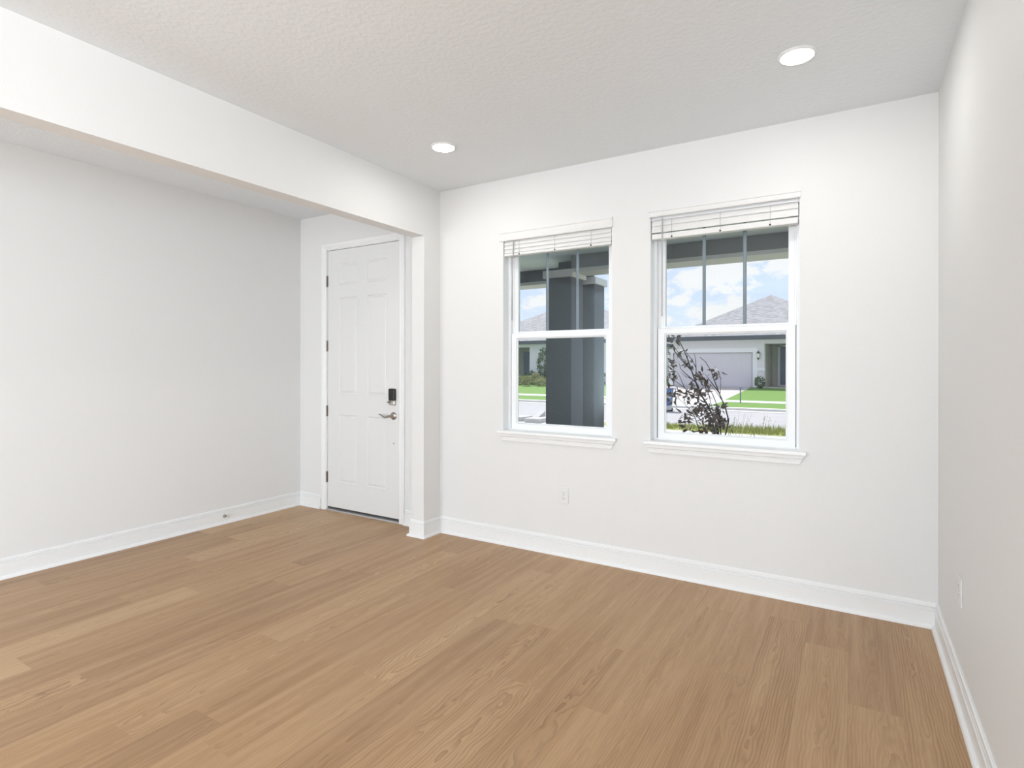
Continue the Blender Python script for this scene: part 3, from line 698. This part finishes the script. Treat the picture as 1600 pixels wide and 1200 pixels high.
# dark shrub just beyond the porch, its stems leaning to the left
def dark_shrub():
    r = random.Random(5); Y0 = 8.0
    base = at_y(1124, 690, Y0); root = Vector((base.x + .03, Y0, GZ))
    o = empty('shrub', root); tag(o, 'dark leggy shrub with maroon leaves outside the window, leaning left', 'shrub')
    P = lambda cx, cy, dy=0: at_y(1035 + .15 * cx, 510 + .15 * cy, Y0 + dy)
    stems = [
        ([(590, 1160), (560, 1000), (470, 820), (390, 690), (340, 560), (300, 450), (255, 320), (200, 200), (150, 100)], .0135, 0, True),
        ([(300, 455), (200, 350), (130, 260), (70, 110)], .007, .05, False), ([(290, 440), (240, 380), (180, 300), (110, 190), (90, 150)], .006, -.1, False),
        ([(345, 570), (352, 450), (345, 340), (330, 280)], .006, .12, False), ([(350, 430), (310, 350), (240, 260), (190, 190)], .005, .1, False),
        ([(345, 580), (250, 500), (190, 440), (170, 370)], .006, -.12, False), ([(300, 545), (240, 520), (190, 470)], .004, -.15, False),
        ([(650, 1160), (690, 980), (660, 860), (590, 690), (540, 560), (510, 470), (450, 370), (390, 320)], .009, .15, True),
        ([(590, 690), (500, 570), (440, 490)], .006, .2, False), ([(600, 700), (607, 600), (600, 500), (570, 470)], .0035, .1, False),
        ([(440, 790), (300, 720), (230, 640), (180, 520), (150, 470)], .006, -.2, False), ([(400, 1120), (340, 950), (300, 880), (200, 780), (150, 740)], .006, -.25, True),
        ([(530, 1120), (400, 980), (330, 900), (300, 850)], .006, -.15, True), ([(570, 1110), (530, 900), (480, 700), (440, 620)], .008, .1, True),
        ([(690, 985), (640, 800), (560, 680), (500, 600)], .005, .2, False), ([(610, 1150), (600, 950), (560, 800), (520, 700), (470, 640)], .009, -.05, True),
        ([(560, 1150), (520, 1000), (440, 860), (380, 780)], .008, -.1, True), ([(230, 640), (150, 580), (80, 540), (60, 450)], .004, -.2, False)]
    sb = MB(); allp = []
    for pts, rad, dy, ground in stems:
        q = [P(x, y, dy * (1 - i / len(pts)) if not ground else dy * (i / len(pts)) + r.uniform(-.02, .02)) for i, (x, y) in enumerate(pts)]
        if ground: q = [root + Vector((r.uniform(-.08, .08), r.uniform(-.06, .06), 0)), root.lerp(q[0], .6) + Vector((r.uniform(-.03, .03), 0, 0))] + q
        n = len(q); sb.tube(q, [rad * 1.45 * (1 - .72 * i / (n - 1)) for i in range(n)], 6); allp += q[2 if ground else 0:]
    sb.build('stem', 'bark', o)
    cl = [(60, 120, 10), (130, 150, 6), (180, 250, 7), (250, 360, 5), (110, 400, 5), (125, 520, 10), (60, 550, 6), (60, 610, 5), (140, 690, 9), (100, 750, 5), (250, 740, 7), (340, 640, 5), (350, 700, 9), (410, 550, 12), (385, 490, 5),
          (555, 475, 8), (475, 615, 6), (310, 600, 4), (430, 830, 12), (340, 860, 9), (240, 900, 8), (230, 990, 10), (540, 900, 10), (600, 960, 12), (500, 980, 12), (560, 1000, 12), (440, 960, 8), (280, 1110, 9), (420, 1090, 8),
          (490, 1110, 8), (540, 1120, 10), (660, 1040, 6), (440, 700, 9), (360, 900, 8), (590, 860, 6), (620, 1000, 7), (470, 880, 8), (300, 400, 3), (50, 720, 4)]
    b = MB()
    for cx, cy, n in cl:
        for i in range(int(n * 1.7)):
            p = P(cx + r.gauss(0, 24), cy + r.gauss(0, 26), r.uniform(-.18, .18))
            leaf(b, p, rdir(r, -.25), r.uniform(.07, .135), r.uniform(.014, .028), r.uniform(0, 6))
    b.build('foliage', 'leafdark', o)
dark_shrub()
# wispy grasses right of the shrub
def wisp(px, Y, hgt, label, seed, n=26):
    r = random.Random(seed); p = at_y(px, 680, Y); c = Vector((p.x, Y, GZ + .02)); o = empty('grass_clump', c); tag(o, label, 'grass', 'wispy grasses beyond the porch')
    b = MB(); pl = MB()
    for i in range(n):
        a = r.uniform(0, 6.28); s = r.uniform(.05, .30); h = hgt * r.uniform(.5, 1)
        t = c + Vector((cos(a) * s, sin(a) * s, h)); m = c + Vector((cos(a) * s * .35, sin(a) * s * .35, h * .6))
        b.tube([c + Vector((r.uniform(-.04, .04), r.uniform(-.04, .04), 0)), m, t], [.003, .0025, .001], 4)
        if i % 3 == 0:
            for k in range(10): leaf(pl, m.lerp(t, r.uniform(.5, 1.05)), rdir(r, .6), .035, .004, r.uniform(0, 6))
    b.f += [[q + len(b.v) for q in f] for f in pl.f]; b.v += pl.v; b.build('blades', 'straw', o)
wisp(1147, 9.6, 1.02, 'straw coloured grass clump right beside the dark shrub', 1)
wisp(1187, 9.9, .98, 'straw coloured grass clump midway between the shrub and the right window frame', 2, 20)
wisp(1170, 10.6, .84, 'shorter straw coloured grass clump set between two taller ones', 3, 14)
wisp(1215, 9.4, .86, 'straw coloured grass clump nearest the right window frame', 4, 14)

def pxg(px, Y, z): p = at_y(px, 600, Y); return (p.x, Y, z)
bushy('shrub', pxg(1187, 36.1, .05), .27, .7, 'leafgreen', 260, .14, .04, 'small green shrub beside the garage of the house opposite', 'shrub', seed=3)
bushy('small_tree', pxg(851, 35.8, .08), .55, 2.6, 'leafgreen', 900, .16, .05, 'upright dark green bush against the pale house', 'bush', seed=4, stems=7)
for i, (px, Y, rad, h, m, lab) in enumerate([(813, 34.6, .34, .5, 'leaflime', 'pale low plant at the left end of the far flower bed'), (822, 33.7, .30, .55, 'leaflime', 'pale low plant in the middle of the far flower bed'),
        (837, 34.9, .28, .75, 'leaflime', 'yellow green low plant in front of the upright bush'), (829, 36.0, .42, .9, 'leafgreen', 'dark green low shrub behind the pale bed plants'), (845, 33.9, .38, .45, 'leaflime', 'pale low plant nearest the porch column')]):
    bushy('bed_plant', pxg(px, Y, .06), rad, h, m, 260, .2, .045, lab, 'plant', 'plants in the far flower bed', seed=20 + i, stems=4)
bushy('hedge_shrub', pxg(948, 35.8, .05), .9, .85, 'leafgreen', 500, .16, .05, 'green shrub seen between the rear column and the window edge', 'shrub', seed=31)

# tufts of taller grass on the verge in front of the street
def verge_tufts():
    r = random.Random(9); b = MB()
    for i in range(2600):
        x = r.uniform(-5.2, -.2); y = r.uniform(15.45, 16.7); h = r.uniform(.05, .17) * (1.25 if x > -3 else .8); a = r.uniform(0, 6.28); q = .012
        lx, ly = r.gauss(0, .05), r.gauss(0, .05)
        b.add([(x - q * cos(a), y - q * sin(a), GZ + .04), (x + q * cos(a), y + q * sin(a), GZ + .04), (x + lx, y + ly, GZ + .05 + h)], [(0, 1, 2)])
    o = b.build('grass_tufts', 'verge'); tag(o, 'yellow green grass tufts on the verge before the street', 'grass'); o['kind'] = 'stuff'
verge_tufts()
# ---- street furniture
p = at_y(1156, 627, 30.0); pt = empty('yard_post', (p.x, 27.0, GZ)); 
pt.location = (at_y(1157, 600, 27.0).x, 27.0, GZ + .1); tag(pt, 'thin blue grey post on the lawn across the street', 'post')
X_, Y_, Z_ = pt.location
MB().box(X_ - .024, Y_ - .024, Z_, X_ + .024, Y_ + .024, Z_ + .62).build('shaft', 'post', pt)
MB().box(X_ - .07, Y_ - .04, Z_ + .62, X_ + .04, Y_ + .04, Z_ + .74).build('head', 'post', pt, bevel=.02)

bp = at_y(1041, 600, 22.0); bn_ = empty('recycling_bin', (bp.x, 22.0, GZ)); tag(bn_, 'blue bin with a pale stripe at the kerb, cut by the window frame', 'bin')
bx, by, bz = bn_.location
def taper(x, y, z0, z1, w0, w1):
    return MB().add([(x + sx_ * w, y + sy_ * w, z) for z, w in ((z0, w0), (z1, w1)) for sx_, sy_ in ((-1, -1), (1, -1), (1, 1), (-1, 1))],
                    [(0, 3, 2, 1), (4, 5, 6, 7), (0, 1, 5, 4), (1, 2, 6, 5), (2, 3, 7, 6), (3, 0, 4, 7)])
taper(bx, by, GZ + .06, GZ + .24, .17, .19).build('base', 'bingrey', bn_)
taper(bx, by, GZ + .24, GZ + .86, .19, .23).build('body', 'binblue', bn_, bevel=.02)
taper(bx, by - .008, GZ + .52, GZ + .60, .208, .213).build('stripe', 'bingrey', bn_)
MB().box(bx - .25, by - .26, GZ + .86, bx + .25, by + .25, GZ + .92).build('lid', 'binblue', bn_, bevel=.02)
MB().tube([(bx - .2, by + .2, GZ + .07), (bx + .2, by + .2, GZ + .07)], .07, 12).build('wheel', 'black', bn_)

dp = at_y(833, 660, 15.6); di = empty('curb_inlet', (dp.x, 15.6, GZ)); tag(di, 'pale grey concrete drain block at the street edge below the left window', 'drain')
MB().box(dp.x - .75, 15.2, GZ, dp.x - .18, 15.9, GZ + .17).build('slab', 'curb', di, bevel=.02)
MB().box(dp.x + .02, 15.0, GZ, dp.x + .55, 16.0, GZ + .17).prism([(dp.x + .02, 15.5, GZ + .17), (dp.x + .02, 16.0, GZ + .17), (dp.x + .02, 16.0, GZ + .34)], (.22, 0, 0)).build('block', 'curb', di, bevel=.02)
